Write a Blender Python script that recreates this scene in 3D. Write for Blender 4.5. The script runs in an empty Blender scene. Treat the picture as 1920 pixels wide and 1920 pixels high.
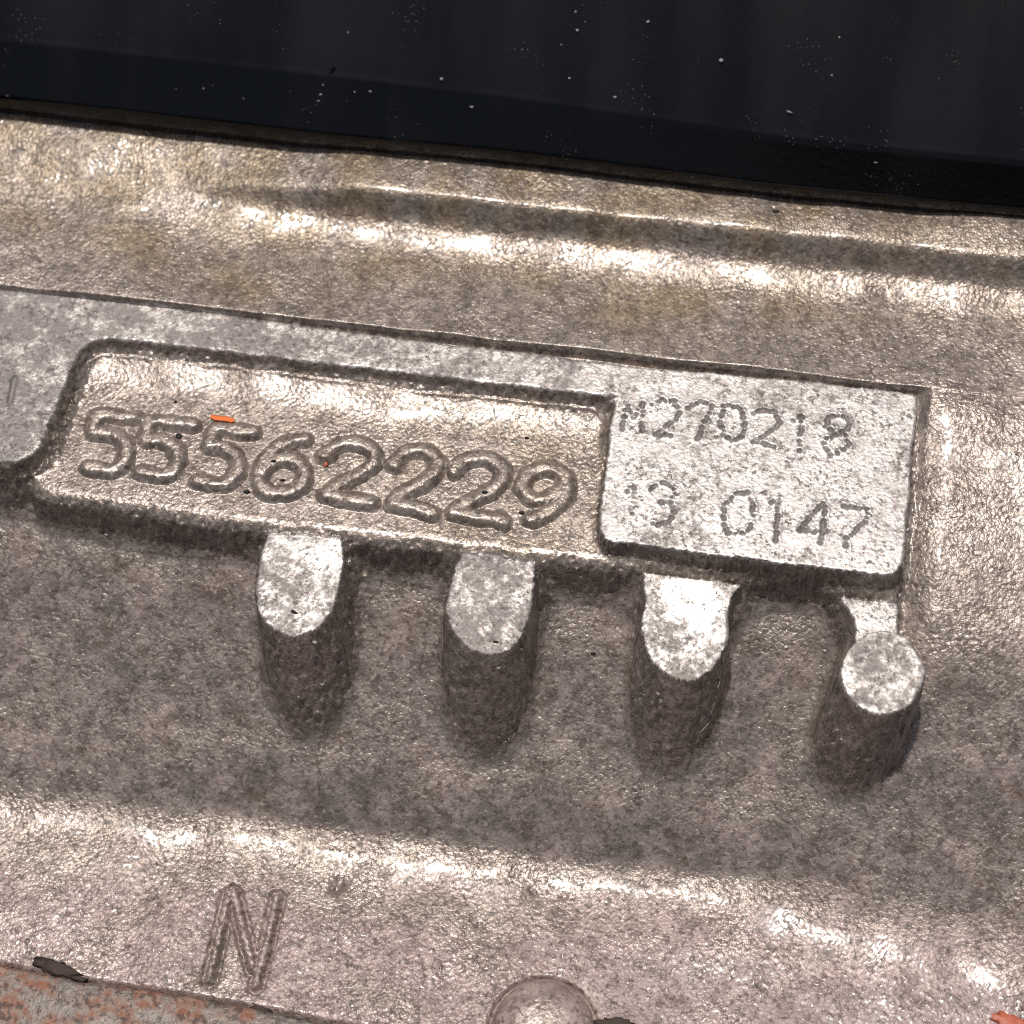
import bpy, math, random
import numpy as np
from mathutils import Matrix, Vector

# ------------------------------------------------------------------ units and camera
S = 1.0 / 15700.0            # one working unit in metres (post diameter 157 units = 10 mm)
FPX = 4157.0                 # focal length in working units (frame is 1920 units wide)
nc = np.array([-80.0, 2400.0, FPX]); nc /= np.linalg.norm(nc)     # casting normal seen from the camera
xc = np.array([1.0, -0.118, 0.0]); xc[2] = -(xc[0]*nc[0]+xc[1]*nc[1])/nc[2]; xc /= np.linalg.norm(xc)
yc = np.cross(nc, xc)
RW = np.array([xc, yc, nc])                                       # camera -> world
CAM = RW @ np.array([0, 0, FPX])

def unp(px, py, z=0.0):
    d = RW @ np.array([px-960.0, -(py-960.0), -FPX])
    t = (z-CAM[2])/d[2]
    p = CAM + t*d
    return np.array([p[0], p[1]])

def prj(u, v, z):
    c = RW.T @ (np.array([u, v, z])-CAM)
    return 960+FPX*c[0]/-c[2], 960-FPX*c[1]/-c[2]

scene = bpy.context.scene
cam_d = bpy.data.cameras.new('camera'); cam = bpy.data.objects.new('camera', cam_d)
scene.collection.objects.link(cam); scene.camera = cam
M = Matrix.Identity(4)
for i in range(3):
    for j in range(3): M[i][j] = RW[i, j]
    M[i][3] = CAM[i]*S
cam.matrix_world = M
cam_d.sensor_fit = 'HORIZONTAL'; cam_d.sensor_width = 36.0; cam_d.lens = 36.0*FPX/1920.0
cam_d.clip_start = 0.01; cam_d.clip_end = 50.0
cam_d.dof.use_dof = True; cam_d.dof.focus_distance = (FPX+40)*S; cam_d.dof.aperture_fstop = 22.0
scene.cycles.max_bounces = 4; scene.cycles.filter_width = 1.1; scene.cycles.use_denoising = False

# ------------------------------------------------------------------ light
SUN_EL, SUN_AZ = 81.0, 126.0       # azimuth counted from +x towards +y
el, az = math.radians(SUN_EL), math.radians(SUN_AZ)
sdir = Vector((math.cos(el)*math.cos(az), math.cos(el)*math.sin(az), math.sin(el)))
sun_d = bpy.data.lights.new('sun', 'SUN'); sun = bpy.data.objects.new('sun', sun_d)
scene.collection.objects.link(sun)
sun.rotation_euler = sdir.to_track_quat('Z', 'Y').to_euler()
sun_d.energy = 2.5; sun_d.angle = math.radians(2.5); sun_d.color = (1.0, 0.95, 0.895)
world = bpy.data.worlds.new('World'); scene.world = world; world.use_nodes = True
wn = world.node_tree; wn.nodes.clear()
sky = wn.nodes.new('ShaderNodeTexSky'); sky.sky_type = 'NISHITA'; sky.sun_disc = False
sky.sun_elevation = el; sky.air_density = 1.0; sky.dust_density = 6.0; sky.ozone_density = 0.3; sky.sun_rotation = math.atan2(sdir.x, sdir.y)
bg = wn.nodes.new('ShaderNodeBackground'); bg.inputs['Strength'].default_value = 0.05
wo = wn.nodes.new('ShaderNodeOutputWorld')
wn.links.new(sky.outputs[0], bg.inputs[0]); wn.links.new(bg.outputs[0], wo.inputs[0])
vs = scene.view_settings
vs.view_transform = 'Standard'; vs.look = 'None'; vs.exposure = 0.0; vs.gamma = 1.0; vs.use_curve_mapping = False

# ------------------------------------------------------------------ material helpers
class NT:
    def __init__(s, name):
        s.m = bpy.data.materials.new(name); s.m.use_nodes = True
        s.t = s.m.node_tree; s.t.nodes.clear()
        s.out = s.t.nodes.new('ShaderNodeOutputMaterial')
        s.b = s.t.nodes.new('ShaderNodeBsdfPrincipled'); s.t.links.new(s.b.outputs[0], s.out.inputs[0])
        tc = s.t.nodes.new('ShaderNodeTexCoord'); mp = s.t.nodes.new('ShaderNodeMapping')
        mp.inputs['Scale'].default_value = (1/S, 1/S, 1/S); s.t.links.new(tc.outputs['Object'], mp.inputs[0])
        s.co = mp.outputs[0]
    def put(s, sock, val):
        if isinstance(val, (int, float)): sock.default_value = val
        elif isinstance(val, tuple): sock.default_value = val if len(val) == 4 or sock.type == 'VECTOR' else (*val, 1)
        else: s.t.links.new(val, sock)
    def noise(s, wl, detail=3, rough=0.55, off=0.0, stretch=None):
        n = s.t.nodes.new('ShaderNodeTexNoise'); n.inputs['Scale'].default_value = 1.0/wl
        n.inputs['Detail'].default_value = detail; n.inputs['Roughness'].default_value = rough
        mp = s.t.nodes.new('ShaderNodeMapping'); mp.inputs['Location'].default_value = (off, off*1.7, off*0.6)
        if stretch: mp.inputs['Scale'].default_value = stretch
        s.t.links.new(s.co, mp.inputs[0]); s.t.links.new(mp.outputs[0], n.inputs['Vector'])
        return n.outputs[0]
    def voro(s, wl, out='Distance', rnd=1.0, off=0.0):
        n = s.t.nodes.new('ShaderNodeTexVoronoi'); n.inputs['Scale'].default_value = 1.0/wl
        n.inputs['Randomness'].default_value = rnd
        mp = s.t.nodes.new('ShaderNodeMapping'); mp.inputs['Location'].default_value = (off, off*1.3, off)
        s.t.links.new(s.co, mp.inputs[0]); s.t.links.new(mp.outputs[0], n.inputs['Vector'])
        return n.outputs[out]
    def math(s, op, a, b=0.0, c=0.0, clamp=False):
        n = s.t.nodes.new('ShaderNodeMath'); n.operation = op; n.use_clamp = clamp
        for i, v in enumerate((a, b, c)): s.put(n.inputs[i], v)
        return n.outputs[0]
    def ramp(s, fac, lo, hi, a=0.0, b=1.0):
        n = s.t.nodes.new('ShaderNodeMapRange'); n.interpolation_type = 'SMOOTHSTEP'
        s.put(n.inputs['Value'], fac); n.inputs['From Min'].default_value = lo; n.inputs['From Max'].default_value = hi
        n.inputs['To Min'].default_value = a; n.inputs['To Max'].default_value = b
        return n.outputs[0]
    def mix(s, fac, a, b):
        n = s.t.nodes.new('ShaderNodeMix'); n.data_type = 'RGBA'
        s.put(n.inputs[0], fac); s.put(n.inputs[6], a); s.put(n.inputs[7], b); return n.outputs[2]
    def lerp(s, fac, a, b):
        n = s.t.nodes.new('ShaderNodeMix'); n.data_type = 'FLOAT'
        s.put(n.inputs[0], fac); s.put(n.inputs[2], a); s.put(n.inputs[3], b); return n.outputs[0]
    def attr(s, name):
        n = s.t.nodes.new('ShaderNodeAttribute'); n.attribute_name = name; return n.outputs['Fac']
    def bump(s, h, dist, strength=1.0, prev=None):
        n = s.t.nodes.new('ShaderNodeBump'); s.put(n.inputs['Strength'], strength); n.inputs['Distance'].default_value = dist*S
        s.t.links.new(h, n.inputs['Height'])
        if prev: s.t.links.new(prev, n.inputs['Normal'])
        return n.outputs[0]

def cast_metal():
    n = NT('cast_aluminium')
    pol, gold, pink_shine = n.attr('polish'), n.attr('gold'), n.attr('pink_shine')
    # rough cast skin
    fine = n.noise(9, 2, 0.6)
    mid = n.noise(34, 4, 0.6, 40)
    big = n.noise(210, 3, 0.55, 90)
    skin = n.mix(n.ramp(mid, 0.35, 0.65), (0.235, 0.196, 0.170), (0.41, 0.348, 0.305))
    skin = n.mix(n.math('MULTIPLY', pink_shine, 1.0), skin, n.mix(n.ramp(mid, 0.35, 0.65), (0.285, 0.212, 0.195), (0.47, 0.368, 0.343)))
    skin = n.mix(n.math('MULTIPLY', gold, 1.0), skin, n.mix(n.ramp(mid, 0.35, 0.65), (0.19, 0.142, 0.092), (0.34, 0.268, 0.185)))
    grime = n.math('MULTIPLY', n.ramp(n.noise(70, 5, 0.68, 17), 0.50, 0.70), n.ramp(n.noise(13, 3, 0.6, 7), 0.35, 0.6))
    skin = n.mix(n.math('MULTIPLY', grime, 0.8), skin, (0.115, 0.078, 0.055))
    pits = n.ramp(n.noise(11, 4, 0.7, 63), 0.50, 0.60)
    skin = n.mix(n.math('MULTIPLY', pits, 0.68), skin, (0.06, 0.043, 0.032))
    flk = n.ramp(n.noise(11, 3, 0.6, 83), 0.56, 0.68)
    skin = n.mix(n.math('MULTIPLY', flk, 0.5), skin, (0.62, 0.54, 0.48))
    # worn flat faces: oxide layer, rubbed metal in places, painted hot spots on caps
    bare_hot = n.attr('bare_hot')
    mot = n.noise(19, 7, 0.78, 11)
    wear_hot = n.ramp(n.math('ADD', n.math('MULTIPLY', bare_hot, 0.22), n.math('ADD', n.math('MULTIPLY', mot, 0.95), n.math('MULTIPLY', n.noise(80, 3, 0.55, 71), 0.5))), 0.68, 0.99)
    flat = n.mix(wear_hot, (0.23, 0.203, 0.19), (0.76, 0.715, 0.68))
    flat = n.mix(n.ramp(n.noise(5, 3, 0.7, 39), 0.35, 0.7, 0.0, 0.5), flat, n.mix(wear_hot, (0.36, 0.325, 0.305), (0.84, 0.80, 0.765)))
    spots = n.math('MULTIPLY', n.ramp(n.noise(10, 5, 0.78, 29), 0.49, 0.60), n.ramp(n.noise(45, 4, 0.65, 49), 0.38, 0.55, 0.3, 1.0))
    flat = n.mix(n.math('MULTIPLY', spots, 0.9), flat, (0.10, 0.083, 0.072))
    pm = n.ramp(n.math('ADD', pol, n.math('MULTIPLY', n.math('SUBTRACT', n.noise(20, 3, 0.6, 3), 0.5), 0.5)), 0.35, 0.65)
    n.put(n.b.inputs['Base Color'], n.mix(pm, skin, flat))
    met = n.lerp(pm, n.math('SUBTRACT', n.math('SUBTRACT', 0.44, n.math('ADD', n.math('MULTIPLY', pink_shine, 0.28), n.math('MULTIPLY', gold, 0.12))), n.math('ADD', n.math('MULTIPLY', grime, 0.35), n.math('MULTIPLY', pits, 0.25))), n.math('SUBTRACT', n.lerp(wear_hot, 0.25, 0.6), n.math('MULTIPLY', spots, 0.3)))
    n.put(n.b.inputs['Metallic'], met)
    rs = n.lerp(n.ramp(big, 0.35, 0.65), 0.32, 0.42)
    rf = n.lerp(wear_hot, 0.56, 0.36)
    n.put(n.b.inputs['Roughness'], n.lerp(pm, rs, rf))
    n.put(n.b.inputs['Coat Weight'], n.lerp(pm, n.ramp(n.noise(50, 3, 0.6, 57), 0.4, 0.6, 0.15, 0.65), 0.0)); n.put(n.b.inputs['Coat Roughness'], 0.16)
    # fine relief only: pebbly grains over a finer grit
    def grains(wl, off):
        v = n.t.nodes.new('ShaderNodeTexVoronoi'); v.feature = 'F1'; v.inputs['Scale'].default_value = 1/wl
        v.inputs['Randomness'].default_value = 1.0
        wv = n.t.nodes.new('ShaderNodeTexNoise'); wv.inputs['Scale'].default_value = 1/(wl*0.9); n.t.links.new(n.co, wv.inputs['Vector'])
        mx = n.t.nodes.new('ShaderNodeVectorMath'); mx.operation = 'MULTIPLY_ADD'
        n.t.links.new(wv.outputs['Color'], mx.inputs[0]); mx.inputs[1].default_value = (wl*1.1,)*3; n.t.links.new(n.co, mx.inputs[2])
        n.t.links.new(mx.outputs[0], v.inputs['Vector'])
        d = v.outputs['Distance']; return n.math('SUBTRACT', 1.0, n.math('MULTIPLY', d, d))
    amp = n.ramp(n.noise(60, 3, 0.6, 91), 0.3, 0.7, 0.55, 1.0)
    b1 = n.bump(grains(7.5, 0), 3.3, n.math('MULTIPLY', n.math('MULTIPLY', amp, n.attr('grain')), n.lerp(pm, 0.48, 0.18)))
    b2 = n.bump(n.noise(5.5, 2, 0.55), 1.8, n.lerp(pm, 0.55, 0.32), b1)
    n.put(n.b.inputs['Normal'], b2)
    return n.m

CAST = cast_metal()

# ------------------------------------------------------------------ object helpers
def tag(o, label=None, cat=None, group=None, kind=None):
    if label: o['label'] = label
    if cat: o['category'] = cat
    if group: o['group'] = group
    if kind: o['kind'] = kind
    return o

def empty(name, loc=(0, 0, 0)):
    o = bpy.data.objects.new(name, None); scene.collection.objects.link(o); o.location = loc
    o.empty_display_size = 0.01
    return o

def mesh_obj(name, verts, faces, mat, parent=None, smooth=True):
    me = bpy.data.meshes.new(name); me.from_pydata([tuple(v) for v in verts], [], [tuple(f) for f in faces])
    if smooth: me.polygons.foreach_set('use_smooth', [True]*len(me.polygons))
    me.materials.append(mat); me.update()
    o = bpy.data.objects.new(name, me); scene.collection.objects.link(o)
    if parent: o.parent = parent
    return o

# ------------------------------------------------------------------ height field of the casting
STEP = 2.2
U0, U1 = -1230.0, 1180.0
V1 = unp(960, 240, 90)[1] + 60
V0 = unp(960, 1920, -500)[1] - 200
us = np.arange(U0, U1, STEP, dtype=np.float32); vv = np.arange(V0, V1, STEP, dtype=np.float32)
NU, NV = len(us), len(vv)
UU, VV = np.meshgrid(us, vv)            # [iv, iu]
rng = np.random.default_rng(7)

def bandnoise(lo, hi, seed, an=1.0):
    r = np.random.default_rng(seed).standard_normal((NV, NU)).astype(np.float32)
    F = np.fft.rfft2(r)
    fy = np.fft.fftfreq(NV, STEP)[:, None]*an; fx = np.fft.rfftfreq(NU, STEP)[None, :]
    f = np.sqrt(fx*fx+fy*fy)+1e-9
    w = np.exp(-0.5*((np.log(f)-np.log(1/np.sqrt(lo*hi)))/(0.5*np.log(hi/lo)+1e-6))**2)/f
    o = np.fft.irfft2(F*w, (NV, NU)).astype(np.float32)
    return o/o.std()

def sstep(x, a, b):
    t = np.clip((x-a)/(b-a), 0, 1); return t*t*(3-2*t)

def round_poly(pts, rad, n=7):
    out = []; N = len(pts); pts = [np.array(p, float) for p in pts]
    if not hasattr(rad, '__len__'): rad = [rad]*N
    for i in range(N):
        p, a, b = pts[i], pts[i-1], pts[(i+1) % N]
        r = rad[i]
        if r <= 0: out.append(p); continue
        da, db = a-p, b-p; la, lb = np.linalg.norm(da), np.linalg.norm(db)
        r = min(r, la*0.48, lb*0.48); A, B = p+da/la*r, p+db/lb*r
        for k in range(n+1):
            t = k/n; out.append((1-t)**2*A+2*t*(1-t)*p+t*t*B)
    return out

def unpoly(pts, z): return np.array([unp(p[0], p[1], z) for p in pts], np.float32)

FAR = 240.0
def sdf_poly(P, margin=170.0):
    """signed distance to polygon P (plane units) on the grid; FAR outside its window"""
    D = np.full((NV, NU), FAR, np.float32)
    i0 = max(int((P[:, 1].min()-margin-V0)/STEP), 0); i1 = min(int((P[:, 1].max()+margin-V0)/STEP)+1, NV)
    j0 = max(int((P[:, 0].min()-margin-U0)/STEP), 0); j1 = min(int((P[:, 0].max()+margin-U0)/STEP)+1, NU)
    x, y = UU[i0:i1, j0:j1], VV[i0:i1, j0:j1]
    d2 = np.full(x.shape, 1e12, np.float32); ins = np.zeros(x.shape, bool)
    for k in range(len(P)):
        ax, ay = P[k-1]; bx, by = P[k]; ex, ey = bx-ax, by-ay
        L = ex*ex+ey*ey
        if L < 1e-9: continue
        t = np.clip(((x-ax)*ex+(y-ay)*ey)/L, 0, 1)
        dx, dy = x-ax-t*ex, y-ay-t*ey
        d2 = np.minimum(d2, dx*dx+dy*dy)
        if abs(ey) > 1e-9:
            c = ((ay > y) != (by > y)) & (x < ex*(y-ay)/ey+ax); ins ^= c
    d = np.sqrt(d2); d[ins] *= -1
    D[i0:i1, j0:j1] = d
    return D

def sdf_line(pts, margin=40.0):
    P = np.asarray(pts, np.float32)
    D = np.full((NV, NU), FAR, np.float32)
    i0 = max(int((P[:, 1].min()-margin-V0)/STEP), 0); i1 = min(int((P[:, 1].max()+margin-V0)/STEP)+1, NV)
    j0 = max(int((P[:, 0].min()-margin-U0)/STEP), 0); j1 = min(int((P[:, 0].max()+margin-U0)/STEP)+1, NU)
    if i1 <= i0 or j1 <= j0: return D
    x, y = UU[i0:i1, j0:j1], VV[i0:i1, j0:j1]
    d2 = np.full(x.shape, 1e12, np.float32)
    for k in range(1, len(P)):
        ax, ay = P[k-1]; ex, ey = P[k]-P[k-1]; L = ex*ex+ey*ey+1e-9
        t = np.clip(((x-ax)*ex+(y-ay)*ey)/L, 0, 1)
        d2 = np.minimum(d2, (x-ax-t*ex)**2+(y-ay-t*ey)**2)
    D[i0:i1, j0:j1] = np.sqrt(d2)
    return D

def smin(a, b, k):
    if k <= 0: return np.minimum(a, b)
    h = np.clip(0.5+0.5*(b-a)/k, 0, 1); return b+(a-b)*h-k*h*(1-h)

def spline(pts, n=8):
    P = [np.array(p, float) for p in pts]; P = [2*P[0]-P[1]]+P+[2*P[-1]-P[-2]]; out = []
    for i in range(1, len(P)-2):
        for k in range(n):
            t = k/n; a, b, c, d = P[i-1:i+3]
            out.append(0.5*((2*b)+(c-a)*t+(2*a-5*b+4*c-d)*t*t+(3*b-a-3*c+d)*t**3))
    out.append(P[-2]); return out

# --- the sloping skirt of the casting: a profile across v, three variants blended along u
def profile(knots, jump):
    py = np.array([k[0] for k in knots], float); al = np.array([k[1] for k in knots], float)
    c = unp(960, 640, 14); z0 = 14.0
    vs_, zs_ = [], []
    v, z = c[1], z0                       # upwards
    while v < V1+20:
        vs_.append(v); zs_.append(z)
        a = np.interp(prj(0, v, z)[1], py, al); v += 2; z += 2*math.tan(math.radians(a))
    vs_, zs_ = vs_[::-1], zs_[::-1]
    v, z = c[1], z0-jump
    while v > V0-20:
        v -= 2; a = np.interp(prj(0, v, z)[1], py, al); z -= 2*math.tan(math.radians(a))
        vs_.append(v); zs_.append(z)
    return np.interp(vv, vs_[::-1], zs_[::-1]).astype(np.float32)
KN_STRONG = [(200, -3), (300, -3), (372, -1), (386, 8), (398, 40), (410, 57), (430, 57), (447, 34), (459, 17), (492, 11), (510, 2), (545, -7), (640, -7), (650, 15),
             (760, 17), (1000, 19), (1120, 30), (1200, 35), (1380, 34), (1450, 30), (1490, 36), (1530, 43), (1572, 43), (1592, 24), (1602, 15), (1626, 10), (1642, 2), (1690, -6), (1900, -6), (2400, 0)]
KN_SOFT = [(200, -2), (300, 0), (380, 14), (430, 14), (500, 1), (560, -3), (640, -4), (650, 15), (760, 17), (1000, 19), (1120, 30), (1200, 35), (1380, 34), (1450, 30), (1510, 33), (1580, 30), (1635, 10), (1690, -2), (2400, 0)]
KN_RIGHT = [(200, -3), (300, -3), (372, -1), (386, 8), (398, 36), (410, 52), (430, 52), (447, 32), (459, 17), (492, 11), (512, 3), (545, -3), (640, -2), (700, 9), (880, 13), (1050, 19), (1200, 33), (1400, 36), (1500, 33), (1590, 26), (1660, 14), (1740, 0), (2400, -3)]
pA, pB, pR = profile(KN_STRONG, 2), profile(KN_SOFT, 2), profile(KN_RIGHT, 2)
wob = bandnoise(500, 1200, 3)*10
wl_ = sstep(UU+wob*4, -830, -420)
uR = unp(1722, 745, 0)[0]
wr_ = sstep(UU, uR-14, uR+26)
bl0 = np.clip(unp(960, 640, 14)[1]-VV-450, 0, 600)
wR2 = sstep(UU, uR-60-0.8*bl0, uR+70+0.3*bl0)
B = (pA[:, None]*wl_ + pB[:, None]*(1-wl_))*(1-wR2)+pR[:, None]*wR2
vline = unp(960, 640, 14)[1]; below = np.clip(vline-VV, 0, None)
B -= 26*sstep(below, 0, 5)*np.exp(-below/140)*(1-wr_)
B = B.astype(np.float32) + bandnoise(150, 420, 4)*1.6
# right hand bulge near the lower corner
cb = unp(1960, 1720, -350)
B += 18*np.exp(-(((UU-cb[0])/120)**2+((VV-cb[1])/170)**2))

# --- raised blocks, lofted level by level
RAIL = round_poly([(-420, 492), (0, 541), (200, 560), (500, 600), (800, 640), (1000, 661), (1180, 686), (1230, 690), (1230, 760), (1140, 752), (1148, 744),
                   (158, 628), (62, 872), (-420, 818)], [0, 0, 0, 0, 0, 0, 0, 0, 0, 0, 0, 62, 60, 0])
PAD = round_poly([(1150, 684), (1500, 713), (1722, 737), (1690, 1084), (1118, 1012), (1153, 745)], [0, 0, 14, 42, 42, 0])
LEDGE = round_poly([(-420, 500), (0, 552), (800, 655), (1180, 700), (1715, 750), (1682, 1122), (1580, 1108), (1480, 1072), (1380, 1084), (1190, 1066), (1010, 1052), (750, 1020),
                    (440, 988), (60, 930), (45, 870), (-420, 820)], [0, 0, 0, 0, 10, 10, 30, 40, 30, 10, 10, 30, 60, 30, 20, 0])
P1 = round_poly([(506, 990), (640, 1002), (648, 1050), (632, 1130), (598, 1180), (546, 1193), (494, 1165), (472, 1110), (484, 1050)], [8, 14, 14, 40, 40, 40, 40, 40, 20])
P2 = round_poly([(872, 1030), (1003, 1044), (1004, 1095), (992, 1160), (962, 1215), (915, 1230), (860, 1205), (832, 1150), (846, 1075)], [8, 8, 14, 40, 40, 40, 40, 40, 20])
P3 = round_poly([(1204, 1074), (1392, 1099), (1372, 1120), (1368, 1190), (1345, 1250), (1288, 1277), (1228, 1248), (1200, 1190), (1208, 1120)], [8, 2, 20, 40, 40, 40, 40, 40, 20])
STUB = round_poly([(1572, 1116), (1684, 1130), (1684, 1200), (1604, 1200), (1602, 1160)], [4, 4, 4, 4, 20])
P4 = [(1656+79*math.cos(a)+0, 1260+77*math.sin(a)) for a in np.linspace(0, 2*math.pi, 41)[:-1]]
ZL = -45.0
# name, polygon, cap level, draft, lean (towards -v), edge rounding
SH = [('rail', RAIL, 0.0, 0.30, 0.0, 5.0), ('pad', PAD, 0.0, 0.10, 0.0, 3.5), ('ledge', LEDGE, ZL, 0.13, 0.0, 26.0),
      ('p1', P1, -58.0, 0.04, 0.27, 3.5), ('p2', P2, -56.0, 0.035, 0.30, 3.5), ('p3', P3, -60.0, 0.035, 0.29, 3.0),
      ('stub', STUB, -62.0, 0.12, 0.20, 3.0), ('p4', P4, -30.0, 0.02, 0.20, 2.5)]
edge = bandnoise(10, 30, 21)*0.7 + bandnoise(60, 160, 22)*1.0
W1, W2, W3 = bandnoise(14, 30, 24), bandnoise(14, 30, 25), bandnoise(9, 16, 26)
SD = {}
for nm, pl, zc, dr, ln, rr in SH:
    d = sdf_poly(unpoly(pl, zc)); SD[nm] = d + np.where(d < FAR-1, edge*(1.0 if nm != 'p4' else 0.5), 0)

def shifted(D, dv, du=0.0):
    n = dv/STEP; k = int(math.floor(n)); f = n-k
    def sh(kk):
        if kk == 0: return D
        o = np.empty_like(D); o[:-kk] = D[kk:]; o[-kk:] = FAR; return o
    R = D if dv < 1e-6 else sh(k)*(1-f)+sh(k+1)*f
    k = int(round(du/STEP))
    if k > 0: o = np.full_like(R, FAR); o[:, k:] = R[:, :-k]; R = o
    elif k < 0: o = np.full_like(R, FAR); o[:, :k] = R[:, -k:]; R = o
    return R
LEANU = {'p1': 0.09, 'p2': 0.02, 'p3': -0.04, 'p4': -0.09}

def at_level(nm, zc, dr, ln, rr, z):
    x = zc-z
    g = dr*x
    if x < rr: g -= rr*(1-math.sqrt(max(1-(1-x/rr)**2, 0)))
    return shifted(SD[nm], ln*x, LEANU.get(nm, 0)*x)-g+min(x/12.0, 1.0)*1.5*(W1*math.cos(x/11.0)+W2*math.sin(x/11.0)+0.7*W3*math.cos(x/4.3))

def comb(z, strict):
    out = None
    for nm, pl, zc, dr, ln, rr in SH:
        if zc > z+1e-6 or (not strict and abs(zc-z) < 1e-6):
            d = at_level(nm, zc, dr, ln, rr, z)
            if out is None: out = d
            elif nm in ('rail', 'pad'): out = np.minimum(out, d)
            elif nm == 'ledge': out = smin(out, d, 4)
            else: out = smin(out, d, min(84.0, max(zc-z, 0)*1.1) if nm != 'stub' else min(20.0, max(zc-z, 0)*0.6))
    return out if out is not None else np.full((NV, NU), FAR, np.float32)

levels = sorted({0.0, -1.0, -2.5, -5.0, -10.0, -20.0, -30.0, -31, -33.0, -45.0, -46.5, -49.0, -52.5, -56.0, -57, -58.0, -59, -60.0, -61, -62.0, -64, -67, -72,
                 *[-80.0-9*i for i in range(46)]}, reverse=True)
Zl = np.full((NV, NU), -1e4, np.float32); unset = np.ones((NV, NU), bool); prev = None; rail45 = None
RF = (15.0*np.where(UU > uR-30, 0.7, 1.0)*sstep(below, 70, 130)+0.01).astype(np.float32)
def flare(z):
    """outward sweep of the wall foot where it runs into the skirt"""
    h = np.clip(z-B, 0, RF); return np.where(z-B > RF, 0, RF-np.sqrt(np.maximum(RF*RF-(RF-h)**2, 0)))
for i, z in enumerate(levels):
    fl = flare(z); ab = comb(z, True)
    if z == ZL: rail45 = ab.copy()
    ab = ab-fl; wi = comb(z, False)-fl
    if prev is not None:
        c = unset & (prev > 0) & (ab <= 0)
        Zl[c] = (zp+(z-zp)*prev[c]/(prev[c]-ab[c])); unset &= ~c
    c = unset & (wi <= 0); Zl[c] = z; unset &= ~c
    prev, zp = wi, z
def fillet(d, r): return np.where(d < r, r-np.sqrt(np.maximum(r*r-(r-np.clip(d, 0, r))**2, 0)), 0).astype(np.float32)
above = VV > unp(960, 652, 0)[1]
# recess floor fillet against the rail
Zl = np.where((Zl <= ZL+0.01) & (Zl > ZL-6) & (rail45 > 0), Zl+fillet(rail45, 20.0)*np.where(SD['pad'] < SD['rail'], 0.25, 1.0), Zl)
h_ = np.clip(0.5+0.5*(Zl-B)/6.0, 0, 1); Z = np.where(below < 95, np.maximum(Zl, B), B+(Zl-B)*h_+6.0*h_*(1-h_)).astype(np.float32)
def blur(A, sg):
    ky = np.fft.fftfreq(A.shape[0])[:, None]; kx = np.fft.rfftfreq(A.shape[1])[None, :]
    return np.fft.irfft2(np.fft.rfft2(A)*np.exp(-2*(math.pi*sg)**2*(kx*kx+ky*ky)), A.shape).astype(np.float32)
fz = 0.5*blur(((Zl > B-3) & (Z < B+RF*0.8) & (below > 95)).astype(np.float32), 2.0)
Z = Z*(1-fz)+blur(Z, 4.0)*fz
block = (Zl > B+2) & (Zl > -1e3)

vr1, vr0 = unp(600, 690, ZL)[1], unp(600, 800, ZL)[1]
rf_ = (SD['ledge'] <= 0) & (Z < ZL+16) & (Z > ZL-12) & (SD['pad'] > 0)
Z += np.where(rf_, 3*(1-sstep(vr1-VV, -40, vr1-vr0+40))*sstep(np.minimum(np.abs(SD['pad']), 60), 0, 60), 0).astype(np.float32)*(VV > vr0-160)
# --- cap faces with their own slight tilt
caps = {}
for nm, zc, tu, tv in (('p1', -58, 0.02, 0.05), ('p2', -56, -0.02, 0.01), ('p3', -60, 0.0, 0.10), ('p4', -30, 0.0, 0.04), ('stub', -62, 0, 0)):
    m = (SD[nm] <= 0) & (np.abs(Z-zc) < 4); caps[nm] = m    # flat top
    uc, vc = UU[m].mean(), VV[m].mean()
    Z[m] += (tu*(UU[m]-uc)+tv*(VV[m]-vc))
railM = (SD['rail'] <= 0) & (np.abs(Z) < 6) & (SD['pad'] > 0); padM = (SD['pad'] <= 0) & (np.abs(Z) < 6)
recess = (SD['ledge'] <= 0) & (Z < -20) & (Z > ZL-14) & ~railM & ~padM
for c in caps.values(): recess &= ~c

# --- raised digits of the cast number
DIG = [
 ('5', [[(250, 779), (214, 775), (180, 773)], [(178, 773), (172, 806)], [(172, 808), (200, 806), (226, 818), (236, 840), (228, 862), (202, 877), (166, 871)]]),
 ('5', [[(360, 792), (318, 787), (281, 786)], [(279, 786), (273, 818)], [(273, 820), (300, 820), (322, 832), (332, 854), (324, 876), (300, 886), (264, 880)]]),
 ('5', [[(472, 807), (436, 802), (404, 800)], [(402, 800), (394, 830)], [(394, 832), (418, 832), (438, 846), (446, 866), (438, 889), (412, 903), (370, 897)]]),
 ('6', [[(570, 818), (534, 828), (504, 848), (487, 876), (486, 901), (502, 918), (530, 922), (560, 909), (571, 884), (558, 863), (528, 857), (503, 868), (490, 884)]]),
 ('2', [[(608, 851), (631, 831), (668, 826), (697, 842), (697, 866), (668, 888), (632, 906), (612, 922)], [(612, 923), (646, 930), (694, 938)]]),
 ('2', [[(740, 866), (760, 845), (795, 841), (822, 858), (818, 882), (788, 903), (756, 918), (736, 940)], [(736, 941), (772, 947), (812, 957)]]),
 ('2', [[(849, 879), (869, 861), (906, 855), (938, 870), (942, 893), (912, 920), (874, 941), (848, 956)], [(848, 957), (889, 962), (940, 972)]]),
 ('9', [[(1052, 886), (1034, 874), (1008, 874), (985, 889), (981, 912), (1000, 930), (1028, 930), (1050, 914), (1056, 894), (1050, 882)], [(1062, 890), (1062, 916), (1050, 940), (1026, 958), (992, 970)]]),
]
HD = 14.0
dig_masks = []
dn = bandnoise(9, 24, 31); dn2 = bandnoise(35, 80, 32)
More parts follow.
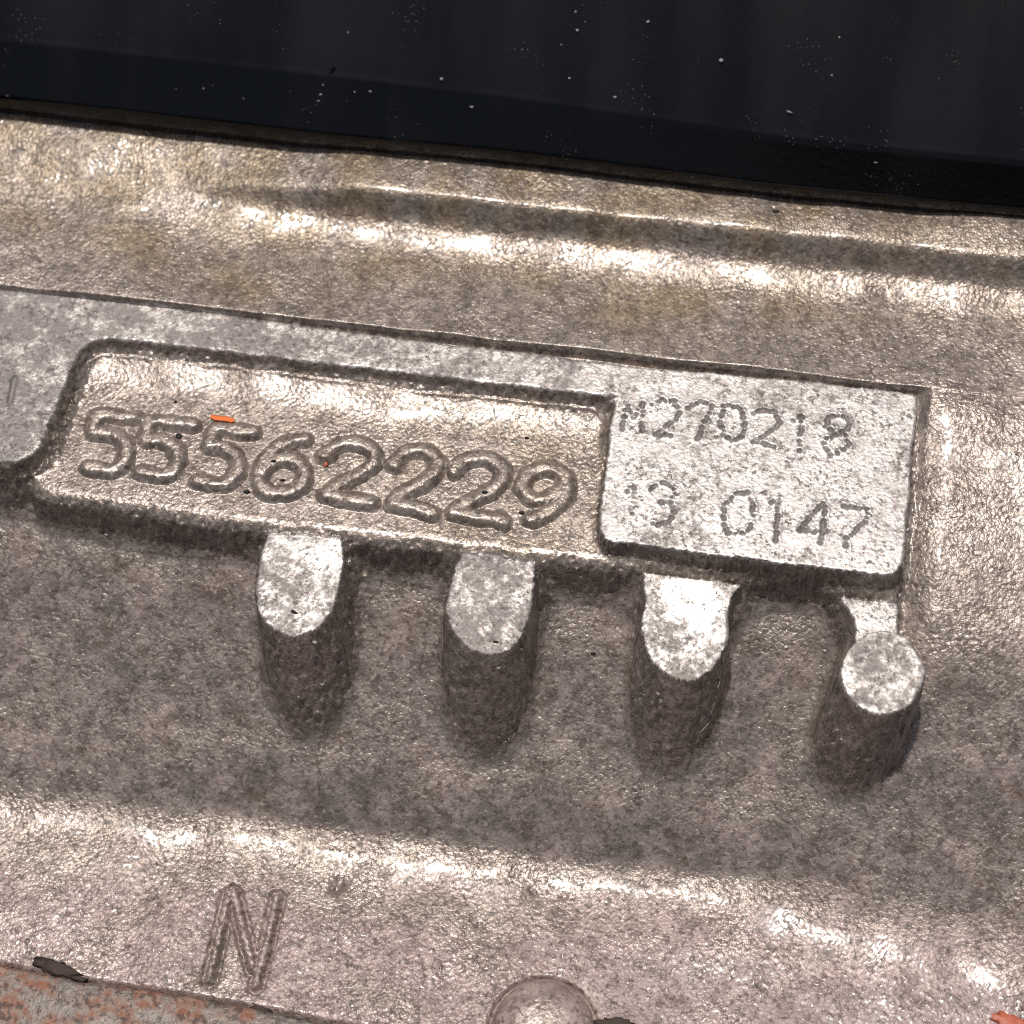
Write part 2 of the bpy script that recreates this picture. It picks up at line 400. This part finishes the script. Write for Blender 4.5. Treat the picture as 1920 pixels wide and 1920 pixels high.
for ch, strokes in DIG:
    d = np.full((NV, NU), FAR, np.float32)
    for st in strokes:
        L = spline(st) if len(st) > 2 else st
        d = np.minimum(d, sdf_line(unpoly(L, ZL+HD)))
    dd = d+np.where(d < 60, dn*0.6+dn2*1.6, 0)
    prof = 0.35*(1-sstep(dd, 8.0, 19.0))+0.65*np.clip(1-(dd/20.0)**2, 0, 1)**0.8
    trough = np.exp(-((dd-19)/4.0)**2)*-0.6
    Z += np.where(d < 60, HD*prof+trough, 0)
    dig_masks.append(d < 16.0)

# --- dot peened characters on the pad
def seg(pts, n=11.0):
    out = []
    for a, b in zip(pts[:-1], pts[1:]):
        a, b = np.array(a, float), np.array(b, float); k = max(int(round(np.linalg.norm(b-a)/n)), 1)
        out += [a+(b-a)*i/k for i in range(k)]
    out.append(np.array(pts[-1], float)); return out
def c2(x, y): return (1120+x/3.2, 700+y/3.2)
PEEN = [
 ('M', [[(150, 330), (170, 175), (215, 260), (275, 180), (270, 340)]], 0.9),
 ('2', [[(325, 190), (390, 160), (460, 165), (495, 220), (470, 275), (400, 320), (345, 365), (440, 375)]], 1.0),
 ('7', [[(550, 205), (620, 165), (690, 190), (650, 280), (600, 390)]], 1.0),
 ('0', [[(755, 200), (740, 290), (760, 370), (810, 405), (870, 375), (885, 290), (860, 215), (805, 185), (755, 200)]], 1.25),
 ('2', [[(940, 240), (1000, 215), (1065, 235), (1100, 290), (1050, 345), (985, 380), (940, 410), (1060, 440)]], 1.0),
 ('1', [[(1175, 280), (1215, 258)], [(1225, 260), (1222, 340), (1215, 430), (1210, 460)]], 1.0),
 ('8', [[(1430, 360), (1375, 320), (1385, 260), (1445, 250), (1500, 270), (1505, 330), (1440, 362), (1375, 390), (1350, 430), (1400, 480), (1470, 475), (1515, 420), (1490, 375)]], 1.15),
 ('1', [[(180, 700), (230, 665), (215, 770), (200, 860)]], 0.6),
 ('3', [[(320, 700), (370, 655), (440, 670), (470, 720), (440, 765), (385, 770)], [(440, 775), (460, 830), (430, 890), (365, 905), (310, 885)]], 1.0),
 ('0', [[(830, 720), (895, 715), (930, 770), (935, 850), (915, 930), (850, 965), (785, 955), (755, 880), (765, 790), (830, 720)]], 1.1),
 ('1', [[(1050, 775), (1085, 755), (1080, 850), (1075, 930), (1070, 1000)]], 1.0),
 ('4', [[(1355, 780), (1290, 850), (1215, 940), (1300, 945), (1400, 940)], [(1365, 800), (1355, 900), (1335, 1010)]], 1.1),
 ('7', [[(1480, 800), (1550, 800), (1625, 815), (1620, 870), (1560, 935), (1500, 990), (1490, 1040)]], 1.0),
]
peen_masks = []
grimeA = np.zeros((NV, NU), np.float32)
for ch, strokes, amp in PEEN:
    m = np.zeros((NV, NU), bool)
    for st in strokes:
        for q in seg([c2(*p) for p in st], 7.5):
            q = q+rng.normal(0, 1.1, 2); c = unp(q[0], q[1], 0); r = rng.uniform(3.8, 6.2)
            if rng.random() < 0.06: continue
            amp_ = amp*rng.uniform(0.6, 1.25)
            i, j = int((c[1]-V0)/STEP), int((c[0]-U0)/STEP); w = 9
            sl = (slice(i-w, i+w+1), slice(j-w, j+w+1))
            dd = np.sqrt((UU[sl]-c[0])**2+(VV[sl]-c[1])**2)
            Z[sl] += amp_*(-4.6*np.exp(-(dd/(r*0.75))**2)+0.7*np.exp(-((dd-r*1.35)/2.2)**2))
            grimeA[sl] = np.maximum(grimeA[sl], min(amp_, 1)*np.exp(-(dd/(r*1.0))**2))
            m[sl] |= dd < r*1.6
    peen_masks.append(m & padM)

# --- the N, the scratched 1, the round boss, pits
nd = []
def gz(px, py):
    """first point of the casting met by the sight line through a pixel"""
    zz = np.arange(200.0, -560.0, -1.0); a, b = unp(px, py, 200.0), unp(px, py, -560.0); t = (200-zz)/760.0
    uu, v_ = a[0]+(b[0]-a[0])*t, a[1]+(b[1]-a[1])*t
    ii = np.clip(((v_-V0)/STEP).astype(int), 0, NV-1); jj = np.clip(((uu-U0)/STEP).astype(int), 0, NU-1)
    k = int(np.argmax(Z[ii, jj] >= zz)); return float(uu[k]), float(v_[k]), float(zz[k])
for st in ([(430, 1676), (412, 1756), (393, 1838)], [(438, 1672), (455, 1740), (474, 1816)], [(520, 1684), (502, 1766), (480, 1848)]):
    L = [gz(*p)[:2] for p in st]; nd.append(sdf_line(np.array(L)))
dN = np.minimum.reduce(nd); dNn = dN+np.where(dN < 60, dn*1.2, 0)
Z += np.where(dN < 60, 11*(1-sstep(dNn, 3, 11))-8*np.exp(-((dNn-13)/4.0)**2), 0); N_mask = dN < 15
L = [unp(*p) for p in ((27, 708), (18, 752))]; d1 = sdf_line(np.array(L)); Z -= np.where(d1 < 40, 5*(1-sstep(d1, 2, 8)), 0); one_mask = d1 < 9
bc = gz(1018, 1935); bzt = bc[2]+52; bcu = unp(1018, 1922, bzt); rb = np.sqrt((UU-bcu[0])**2+((VV-bcu[1])*0.93)**2)
boss = rb < 118; Z = np.where(boss, np.maximum(Z, Z*0+bzt-70+70*np.sqrt(np.clip(1-(np.clip(rb-46, 0, 100)/52)**2.2, 0, 1))+6*np.clip(1-(rb/60)**2, 0, 1)-3)*1.0, Z)
Z -= 12*np.exp(-((rb-100)/4.0)**2); boss_cap = rb < 80; boss_side = (rb < 99)
for px, py, r, dp in ((637, 1655, 15, 7), (628, 1670, 9, 6), (996, 1668, 7, 4), (1003, 1676, 6, 4), (1058, 1680, 7, 4), (898, 1737, 8, 5), (155, 1222, 14, 3), (1640, 545, 16, 4), (1652, 549, 9, 3)):
    x, y, z = gz(px, py); Z -= dp*np.exp(-((UU-x)**2*rng.uniform(0.7, 1.4)+(VV-y)**2*rng.uniform(0.7, 1.4))/(r*r))
PLATE_EDGE = [(-160, 1784), (0, 1813), (160, 1842), (330, 1868), (460, 1890), (600, 1916), (700, 1936)]
gp = sdf_line(np.array([gz(*p)[:2] for p in PLATE_EDGE])); Z -= np.where(gp < 39, 16*np.exp(-(gp/7.0)**2), 0)

# --- cast roughness as real relief
polish = np.zeros((NV, NU), np.float32)
for m in list(caps.values())+[railM, padM]: polish[m] = 1.0
polish[boss_cap] = 0.0
bare_hot = np.zeros((NV, NU), np.float32)
for k, w in (('p1', 0.25), ('p2', 0.15), ('p3', 0.1), ('p4', 0.3), ('stub', 0.4)): bare_hot[caps[k]] = w
for px, py, r in ((615, 1042, 38), (1290, 1120, 60), (1640, 1150, 40)):  # hot spots of light painted onto the caps as brighter metal
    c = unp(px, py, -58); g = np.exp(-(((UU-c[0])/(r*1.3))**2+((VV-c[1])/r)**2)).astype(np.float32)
    for k in caps: bare_hot[caps[k]] += 1.0*g[caps[k]]
bare_hot[railM] = (0.1+0.45*sstep(UU, -700, 250))[railM]; bare_hot[padM] = 0.85-2.6*np.clip(grimeA-0.15, 0, 1)[padM]  # rail paler towards the right; pad paler still, darker in its dots

rough = 1-polish
crease = bandnoise(7, 14, 41); lumps = bandnoise(13, 24, 42); broad = bandnoise(70, 160, 43)
lump2 = np.maximum(lumps, 0)**1.5
lowM = sstep(-VV, -unp(600, 1640, -330)[1], -unp(600, 1700, -340)[1])       # coarse pebbly skin on the lower face
fineM = recess.astype(np.float32)
grainA = (0.95+0.25*lowM-0.25*fineM).astype(np.float32)
for m in dig_masks+[N_mask]: grainA[m] = 0.5; rough[m] *= 0.5
grainA[boss_side] = 0.35; rough[boss_side] *= 0.3
vary = np.clip(0.75+0.4*bandnoise(60, 200, 47), 0.25, 1.6)
Z += rough*vary*(crease*(0.08+0.04*fineM+0.05*lowM)+lump2*(0.13+0.26*lowM-0.03*fineM)+broad*0.35)
Z += polish*(crease*0.06+broad*0.25)

gold = np.zeros((NV, NU), np.float32)
gold += sstep(VV+wob*3, unp(960, 640, 0)[1], unp(960, 480, 30)[1])*(1-0.6*sstep(UU, 200, 900))
gold += recess*0.5*sstep(UU, -700, 300)
gold = np.clip(gold*np.clip(0.65+0.35*bandnoise(120, 300, 51), 0, 1.2), 0, 1)
pink_shine = np.clip(lowM*(0.8+0.3*bandnoise(150, 300, 52))+0.5*sstep(bandnoise(120, 260, 53), 0.2, 1.4)*(VV < unp(960, 1080, -150)[1]), 0, 1)

for y0, y1, x0 in ((455, 510, 420), (1598, 1640, 330)):  # highlight streaks along both grooves, painted in by cutting pink and gold
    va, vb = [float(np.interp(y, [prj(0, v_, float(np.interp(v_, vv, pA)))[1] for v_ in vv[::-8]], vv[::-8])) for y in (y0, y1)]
    glint_band = sstep(VV, vb-12, vb+8)*(1-sstep(VV, va-8, va+12))*sstep(UU+wob*4, x0-960-60, x0-960+120)
    if y0 > 1000: glint_band = glint_band*(1-sstep(UU+wob*3, 40, 220))
    pink_shine -= 0.55*glint_band*np.clip(0.8+0.5*bandnoise(60, 140, 55), 0, 1); gold *= 1-0.5*glint_band

pink_shine += 0.7*sstep(UU+wob*3, 60, 260)*sstep(-VV, -unp(960, 1560, -330)[1], -unp(960, 1640, -340)[1])  # extra pink lowers metallic to dull the lower right highlight

# --- split into parts
lab = np.zeros((NV, NU), np.int32)          # 0 = skirt
names = {0: 'sloping_skirt'}
vflange = unp(960, 412, 60)[1]; vlow = unp(960, 1605, -330)[1]
lab[VV > vflange] = 1; names[1] = 'upper_flange'
lab[VV < vlow] = 2; names[2] = 'lower_face'
own = block & ~above
ledge_owner = SD['ledge'] - 0.2*np.maximum(ZL-Z, 0)
for k, nm in enumerate(('p1', 'p2', 'p3', 'stub', 'p4')):
    zc = {'p1': -58, 'p2': -56, 'p3': -60, 'stub': -62, 'p4': -30}[nm]
    ln, dr = (0.20, 0.12) if nm == 'stub' else (0.28, 0.035)
    # nearest outline at the local level, by bands of height
    near = np.full((NV, NU), FAR, np.float32)
    for zb in range(int(zc), -480, -20):
        b = (Z <= zb+1) & (Z > zb-20)
        if b.any(): near[b] = (shifted(SD[nm], ln*(zc-zb+10), LEANU.get(nm, 0)*(zc-zb+10))-dr*(zc-zb+10))[b]
    lab[own & (near < 9) & (Z < ZL-9) & (SD['ledge'] > 2)] = 10+k
    lab[caps[nm]] = 20+k
lab[own & (lab < 10) & (SD['ledge'] < 120) & (Z > B+4)] = 3; names[3] = 'number_ledge'
lab[recess & (lab < 10)] = 3
lab[(SD['rail'] < 10) & (Z > ZL+6) & (Z < 8) & ~above] = 4; names[4] = 'raised_rail'
lab[railM] = 4
lab[(SD['pad'] < 8) & (Z > -40) & (Z < 8) & ~above & (SD['rail'] > 2)] = 5; lab[padM] = 5; names[5] = 'identification_pad'
for k, m in enumerate(dig_masks): lab[m] = 30+k
for k, m in enumerate(peen_masks): lab[m] = 50+k
lab[N_mask] = 70; lab[one_mask & railM] = 71
lab[boss_side & (VV < vlow)] = 72; lab[boss_cap] = 73

# normals of the whole sheet, so that parts join without seams
gv, gu = np.gradient(Z, STEP)
NRM = np.dstack((-gu, -gv, np.ones_like(Z))); NRM /= np.linalg.norm(NRM, axis=2, keepdims=True)
COP = (np.dstack((UU, VV, Z))*S).astype(np.float32).reshape(-1, 3); NRM = NRM.reshape(-1, 3)
idx = np.arange(NV*NU).reshape(NV, NU)
Q = np.stack((idx[:-1, :-1], idx[:-1, 1:], idx[1:, 1:], idx[1:, :-1]), -1).reshape(-1, 4)
QL = lab[:-1, :-1].ravel()
PF, GF, KF, WF, RF_ = polish.ravel(), gold.ravel(), pink_shine.ravel(), bare_hot.ravel(), grainA.ravel()

block_root = tag(empty('engine_casting', (0, 0, 0)), 'rough cast aluminium engine casting with raised number, stamped pad and four posts', 'engine casting')

def grid_part(name, code, parent):
    q = Q[QL == code]
    if not len(q): return None
    u, inv = np.unique(q, return_inverse=True); inv = inv.reshape(-1).astype(np.int32)
    me = bpy.data.meshes.new(name)
    me.vertices.add(len(u)); me.vertices.foreach_set('co', COP[u].ravel())
    me.loops.add(len(inv)); me.loops.foreach_set('vertex_index', inv)
    me.polygons.add(len(q)); me.polygons.foreach_set('loop_start', np.arange(0, len(inv), 4, dtype=np.int32))
    me.polygons.foreach_set('use_smooth', np.ones(len(q), bool))
    for an, src in (('polish', PF), ('gold', GF), ('pink_shine', KF), ('bare_hot', WF), ('grain', RF_)):
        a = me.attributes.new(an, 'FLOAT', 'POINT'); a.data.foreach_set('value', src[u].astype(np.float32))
    me.materials.append(CAST); me.update(); me.validate()
    me.normals_split_custom_set_from_vertices(NRM[u].astype(np.float32))
    o = bpy.data.objects.new(name, me); scene.collection.objects.link(o); o.parent = parent
    return o

parts = {}
for k in range(6): parts[k] = grid_part(names[k], k, block_root)
for k, nm in enumerate(('ejector_post', 'ejector_post', 'ejector_post', 'post_stub', 'ejector_post')):
    o = grid_part(nm, 10+k, block_root); parts[10+k] = o
    grid_part('cap', 20+k, o or block_root)
for k, (ch, _) in enumerate(DIG): tag(grid_part('raised_digit', 30+k, parts[3]), 'raised cast digit '+ch)
for k, (ch, _, a) in enumerate(PEEN): tag(grid_part('stamped_letter' if ch == 'M' else 'stamped_digit', 50+k, parts[5]), 'dot stamped character '+ch)
tag(grid_part('raised_letter', 70, parts[2]), 'raised letter N')
tag(grid_part('engraved_mark', 71, parts[4]), 'short engraved stroke')
bo = grid_part('round_boss', 72, block_root); grid_part('cap', 73, bo)
# flanks and back close the casting
ring = np.concatenate((idx[0, :], idx[1:, -1], idx[-1, -2::-1], idx[-2:0:-1, 0]))[::6]
top = COP[ring]; zb = -760*S
nv = len(ring); vtx = [tuple(p) for p in top]+[(p[0], p[1], zb) for p in top]
mesh_obj('casting_flank', vtx, [((i+1) % nv, i, i+nv, (i+1) % nv+nv) for i in range(nv)]+[tuple(range(2*nv-1, nv-1, -1))], CAST, block_root, False)

# ------------------------------------------------------------------ black cover along the top
def black_plastic():
    n = NT('black_plastic')
    dust = n.math('MULTIPLY', n.ramp(n.voro(30, 'Distance', 1.0, 5), 0.10, 0.03), n.ramp(n.noise(60, 2, 0.5, 8), 0.60, 0.66))
    fine = n.math('MULTIPLY', n.ramp(n.voro(9, 'Distance', 1.0, 15), 0.22, 0.08), n.ramp(n.noise(90, 3, 0.6, 48), 0.57, 0.66))
    sheen = n.ramp(n.math('ADD', n.math('MULTIPLY', n.attr('panel_sheen'), 0.3), n.noise(120, 2, 0.45, 31, (1, 0.22, 0.22))), 0.45, 1.0)  # panel sheen and soft grey reflections painted into the plastic's colour
    col = n.mix(n.math('MULTIPLY', sheen, 0.6), (0.004, 0.004, 0.005), (0.022, 0.0215, 0.023))
    col = n.mix(n.math('MAXIMUM', n.math('MULTIPLY', dust, 0.85), n.math('MULTIPLY', fine, 0.3)), col, (0.42, 0.39, 0.36))
    n.put(n.b.inputs['Base Color'], col)
    n.put(n.b.inputs['Roughness'], n.lerp(sheen, 0.13, 0.27))
    n.put(n.b.inputs['Normal'], n.bump(n.noise(14, 3, 0.6), 1.2, 0.35))
    return n.m
BLK = black_plastic()
zf = float(np.interp(unp(960, 312, 70)[1], vv, pA))
LB = [(-200, 186), (0, 207), (620, 279), (960, 311), (1420, 368), (1920, 417), (2120, 438)]
LT = [(-200, 163), (0, 184), (620, 268-13), (960, 287), (1420, 345), (1920, 393), (2120, 414)]
BT = [(-200, 52), (0, 74), (620, 142), (960, 182), (1500, 258), (1920, 300), (2120, 322)]
def lx(line, x): return float(np.interp(x, [p[0] for p in line], [p[1] for p in line]))
cov = tag(empty('black_cover'), 'glossy black plastic cover with dust-specked lip across the top', 'cover')
def strip(name, rows, mat, parent, n=220, jit=0.6, seed=1):
    r = np.random.default_rng(seed); xs = np.linspace(-190, 2110, n); v = []; f = []
    wv = np.convolve(r.normal(0, 1, n+120), np.hanning(60)/30, 'same')[60:60+n]*5
    for k, (line, off, z) in enumerate(rows):
        jj = jit[k] if hasattr(jit, '__len__') else jit
        for i, x in enumerate(xs):
            y = lx(line, x)+off; p = unp(x, y, zf+z); v.append((p[0]*S, p[1]*S, (zf+z+wv[i]*jj)*S))
    for k in range(len(rows)-1):
        for i in range(n-1): f.append((k*n+i, k*n+i+1, (k+1)*n+i+1, (k+1)*n+i))
    return mesh_obj(name, v, f, mat, parent)
strip('cover_back', [(BT, -520, 500), (BT, -430, 60), (BT, -420, -10)], BLK, cov)
# profile rows follow the lip from the casting upwards
strip('lip_edge', [(LB, 4, -14), (LB, 0, -4), (LT, 3, 38), (LT, 0, 42)], BLK, cov, jit=0.5)
strip('lip', [(LT, 0, 42), (LT, -3, 46), (LT, -8, 51), (LT, -14, 57), (BT, 14, 124), (BT, 7, 131), (BT, 2, 135)], BLK, cov, jit=0.3)
pn = strip('panel', [(BT, 2, 135), (BT, -1, 138), (BT, -6, 141), (BT, -14, 148), (BT, -60, 184), (BT, -120, 230), (BT, -320, 376), (BT, -520, 500)], BLK, cov, jit=(0.3, 0.3, 0.5, 1, 4, 8, 14, 14))
da = pn.data.attributes.new('panel_sheen', 'FLOAT', 'POINT'); da.data.foreach_set('value', np.ones(len(pn.data.vertices), np.float32))  # lifts the painted sheen on the panel only


# ------------------------------------------------------------------ rusty plate in the lower corner
def rusty():
    n = NT('rusty_steel')
    a = n.ramp(n.noise(75, 6, 0.7, 4), 0.44, 0.58); d = n.ramp(n.noise(16, 4, 0.7, 9), 0.50, 0.60)
    col = n.mix(n.noise(40, 4, 0.6, 2), (0.11, 0.095, 0.085), (0.23, 0.20, 0.18))
    col = n.mix(a, col, n.mix(n.ramp(n.noise(16, 4, 0.7, 14), 0.35, 0.65), (0.27, 0.085, 0.04), (0.33, 0.24, 0.19)))
    col = n.mix(n.math('MULTIPLY', d, 0.85), col, (0.07, 0.05, 0.045))
    n.put(n.b.inputs['Base Color'], col); n.put(n.b.inputs['Metallic'], n.lerp(a, 0.4, 0.05)); n.put(n.b.inputs['Roughness'], n.lerp(a, 0.42, 0.7))
    n.put(n.b.inputs['Normal'], n.bump(n.noise(12, 4, 0.65, 6), 4.0, 0.6))
    return n.m
def plain(name, col, rough=0.5, metal=0.0, wl=8, bs=0.5):
    n = NT(name); nz = n.noise(wl, 3, 0.6)
    n.put(n.b.inputs['Base Color'], n.mix(nz, tuple(c*0.75 for c in col), tuple(min(c*1.25, 1) for c in col)))
    n.put(n.b.inputs['Roughness'], rough); n.put(n.b.inputs['Metallic'], metal); n.put(n.b.inputs['Normal'], n.bump(nz, 1.5, bs)); return n.m

r_ = np.random.default_rng(5)
xs = np.linspace(-160, 700, 150); rows = [(0.5, -46), (-0.5, 3), (1.5, 7.5), (5, 9), (30, 9), (70, 9), (120, 9), (200, 9)]
jit = np.convolve(r_.normal(0, 1, 160), np.ones(4)/4, 'same')[5:155]*2.2
v, f = [], []
ez = [gz(float(x), float(np.interp(x, [p[0] for p in PLATE_EDGE], [p[1] for p in PLATE_EDGE]))-14) for x in np.linspace(-160, 700, 12)]
ezx = np.interp(xs, np.linspace(-160, 700, 12), [e[2] for e in ez])
for off, dz in rows:
    for k, x in enumerate(xs):
        y = float(np.interp(x, [p[0] for p in PLATE_EDGE], [p[1] for p in PLATE_EDGE]))+off+jit[k]*(1.0 if off < 20 else 0.0)
        z = ezx[k]+dz+5; p = unp(float(x), y, z); v.append((p[0]*S, p[1]*S, z*S))
nx = len(xs)
for a in range(len(rows)-1):
    for k in range(nx-1): f.append((a*nx+k, (a+1)*nx+k, (a+1)*nx+k+1, a*nx+k+1))
tag(mesh_obj('rusty_plate', v, f, rusty()), 'grey steel plate with orange rust in the lower left corner', 'steel plate')

# ------------------------------------------------------------------ loose bits
import bmesh
def lump(name, px, py, size, mat, seed, ang=0.0, lift=0.25, sub=2, parent=None, z=None):
    """small irregular grain: half sizes (along, across, thick), turned by ang in the plane"""
    x, y, zz = gz(px, py) if z is None else (*unp(px, py, z), z)
    r = np.random.default_rng(seed); bm = bmesh.new(); bmesh.ops.create_icosphere(bm, subdivisions=sub, radius=1.0)
    ca, sa = math.cos(ang), math.sin(ang)
    for w in bm.verts:
        k = 1+r.uniform(-0.34, 0.26); a, b, c = w.co.x*size[0]*k, w.co.y*size[1]*k, w.co.z*size[2]*k
        w.co = ((a*ca-b*sa)*S, (a*sa+b*ca)*S, (c+size[2]*lift)*S)
    me = bpy.data.meshes.new(name); bm.to_mesh(me); bm.free(); me.materials.append(mat)
    me.polygons.foreach_set('use_smooth', [True]*len(me.polygons))
    o = bpy.data.objects.new(name, me); scene.collection.objects.link(o); o.location = (x*S, y*S, zz*S)
    if parent: o.parent = parent
    return o
ORANGE = plain('orange_plastic', (0.78, 0.16, 0.015), 0.45); RED = plain('red_paint', (0.50, 0.13, 0.075), 0.5, wl=14)
GRIT = plain('black_grit', (0.012, 0.010, 0.009), 0.6); MUD = plain('dry_dirt', (0.06, 0.042, 0.034), 0.8, wl=6, bs=0.9)
LINT = plain('white_lint', (0.42, 0.39, 0.35), 0.6)
# a curved sliver for the orange chip
def sliver(name, pts, wid, thick, mat):
    v, f = [], []; n = len(pts)
    for k, (px, py) in enumerate(pts):
        w = wid*(0.75 if k in (0, n-1) else 1.0)
        for s_, h in ((-1, 0.5), (-0.7, thick), (0.7, thick), (1, 0.5)):
            x, y, z = gz(px, py); p = unp(px, py+s_*w, z+h); v.append((p[0]*S, p[1]*S, (z+h+0.5)*S))
    for k in range(n-1):
        for a in range(3): f.append((k*4+a, k*4+a+1, k*4+a+5, k*4+a+4))
        f.append((k*4+3, k*4, k*4+4, k*4+7))
    f.append((0, 1, 2, 3)); f.append((n*4-1, n*4-2, n*4-3, n*4-4))
    return mesh_obj(name, v, f, mat, None, False)
tag(sliver('orange_chip', [(395, 781), (403, 784), (414, 785), (426, 786), (433, 788), (439, 788)], 5.2, 4.5, ORANGE), 'bright orange plastic sliver lying above the third raised 5', 'plastic chip')
tag(lump('red_crumb', 611, 871, (5.5, 5, 4), RED, 3), 'tiny red crumb beside the first raised 2', 'crumb')
tag(lump('red_fleck', 1892, 1916, (36, 15, 4), RED, 9, -0.25, 0.0, 3), 'red orange paint fleck in the lower right corner', 'paint fleck')
tag(lump('dirt_clump', 112, 1818, (54, 14, 5), MUD, 11, -0.18, 0.1, 3), 'long dark brown dirt clump on the edge above the rusty plate', 'dirt clump')
tag(lump('dirt_clump', 487, 1890, (26, 8, 6), MUD, 12, -0.25, 0.1, 3), 'small dark dirt clump below the letter N', 'dirt clump')
tag(lump('dirt_clump', 1152, 1922, (36, 14, 4), MUD, 13, 0.1, 0.0, 3), 'dark dirt clump right of the round boss at the bottom edge', 'dirt clump')
for k, (px, py, sx, sy, where) in enumerate((
        (335, 818, 8.5, 6, 'beside the second raised 5'), (463, 923, 7, 5, 'left of the foot of the raised 6'), (513, 865, 6, 3.5, 'inside the top of the raised 6'),
        (530, 901, 5.5, 3, 'inside the bottom of the raised 6'), (909, 924, 6, 4, 'on the neck of the third raised 2'), (978, 962, 6, 3.5, 'under the loop of the raised 9'),
        (329, 754, 3.5, 3.5, 'on the recess floor above the second raised 5'), (988, 822, 5, 4, 'on the recess floor above the raised 9'),
        (930, 1204, 6, 3, 'on the cap of the second post'), (552, 1148, 7, 4, 'on the cap of the first post'), (1454, 397, 7, 4.5, 'on the flange under the black cover'),
        (1112, 1226, 6, 3.5, 'on the floor left of the third post'))):
    tag(lump('grit_crumb', px, py, (sx, sy, 3.2), GRIT, 40+k, r_.uniform(-0.6, 0.6), 0.4, 1), 'tiny black grit crumb '+where, 'grit')
for k, (px, py, sx, where) in enumerate(((591, 1205, 6, 'just below the cap of the first post'), (604, 1284, 4, 'low on the wall of the first post'), (934, 1253, 5, 'just below the cap of the second post'),
        (200, 1002, 6, 'on the floor under the left end of the ledge'), (705, 905, 5, 'between the first and second raised 2'))):
    tag(lump('pale_grain', px, py, (sx, sx*0.8, 4), LINT, 70+k, 0.3, 0.3, 1), 'tiny pale sand grain '+where, 'sand grain')
def fibre(name, pts, rad, label):
    P = [gz(*p) for p in spline(pts, 6)]; v, f = [], []
    for k, p in enumerate(P):
        for q in range(5):
            a = q/5*2*math.pi; v.append(((p[0]+rad*math.cos(a))*S, (p[1]-1.5+0.4*rad*math.sin(a))*S, (p[2]+2.5+rad*math.sin(a))*S))
    for k in range(len(P)-1):
        for q in range(5): f.append((k*5+q, k*5+(q+1) % 5, k*5+5+(q+1) % 5, k*5+5+q))
    f += [tuple(range(4, -1, -1)), tuple(range(len(v)-5, len(v)))]
    tag(mesh_obj(name, v, f, LINT), label, 'lint')
fibre('lint_fibre', [(1362, 1246), (1354, 1268), (1345, 1292), (1342, 1310), (1333, 1338), (1328, 1356), (1312, 1374)], 0.9, 'thin white lint fibre down the right side of the third post')
fibre('lint_fibre', [(1235, 1412), (1238, 1428), (1231, 1442), (1223, 1460)], 0.8, 'short pale lint fibre at the foot of the third post')
fibre('lint_fibre', [(1186, 1308), (1191, 1300), (1199, 1299), (1210, 1304)], 1.2, 'curled white lint fibre on the left side of the third post')

# seam and chips on the black cover
def on_cover(px, py):
    a, b, c = lx(LB, px), lx(LT, px), lx(BT, px)
    if py > b: return zf-4+(a-py)/(a-b)*46
    if py > c: return zf+42+(b-py)/(b-c)*93
    return zf+138+(c-py)*0.76
v, f = [], []
path = [(625, 128), (617, 145), (608, 160), (600, 178), (590, 197), (582, 214), (576, 232), (570, 250)]
for k, (px, py) in enumerate(path):
    z = on_cover(px, py)
    for s_, h in ((-6, -1), (-1.5, 3.5), (1.5, 3.5), (6, -1)):
        p = unp(px+s_, py, z); v.append((p[0]*S, p[1]*S, (z+h)*S))
for k in range(len(path)-1):
    for a in range(3): f.append((k*4+a, k*4+a+1, k*4+a+5, k*4+a+4))
mesh_obj('seam_ridge', v, f, BLK, cov)
FLK = plain('scuffed_plastic', (0.22, 0.22, 0.22), 0.6)
for k, (px, py, sx, sy) in enumerate(((607, 158, 3, 6), (602, 176, 4, 7), (598, 188, 5, 7), (594, 196, 3, 4), (578, 212, 3, 3), (885, 199, 7, 7), (694, 171, 6, 4), (636, 216, 9, 4), (665, 172, 4, 3), (1352, 113, 6, 7), (1068, 146, 4, 5), (1641, 303, 9, 5), (330, 165, 5, 4), (12, 178, 10, 4), (828, 148, 5, 5), (400, 160, 3, 3), (1215, 41, 4, 7), (1083, 55, 5, 8), (1153, 182, 5, 4), (1480, 210, 9, 3))):
    z = on_cover(px, py)
    o = lump('scuff', px, py, (sx*0.75, sy*0.75, 1.5), FLK, 90+k, -0.3, 0.3, 2, cov, z)
print('grid', NU, NV, 'zf', zf, 'V', V0, V1)
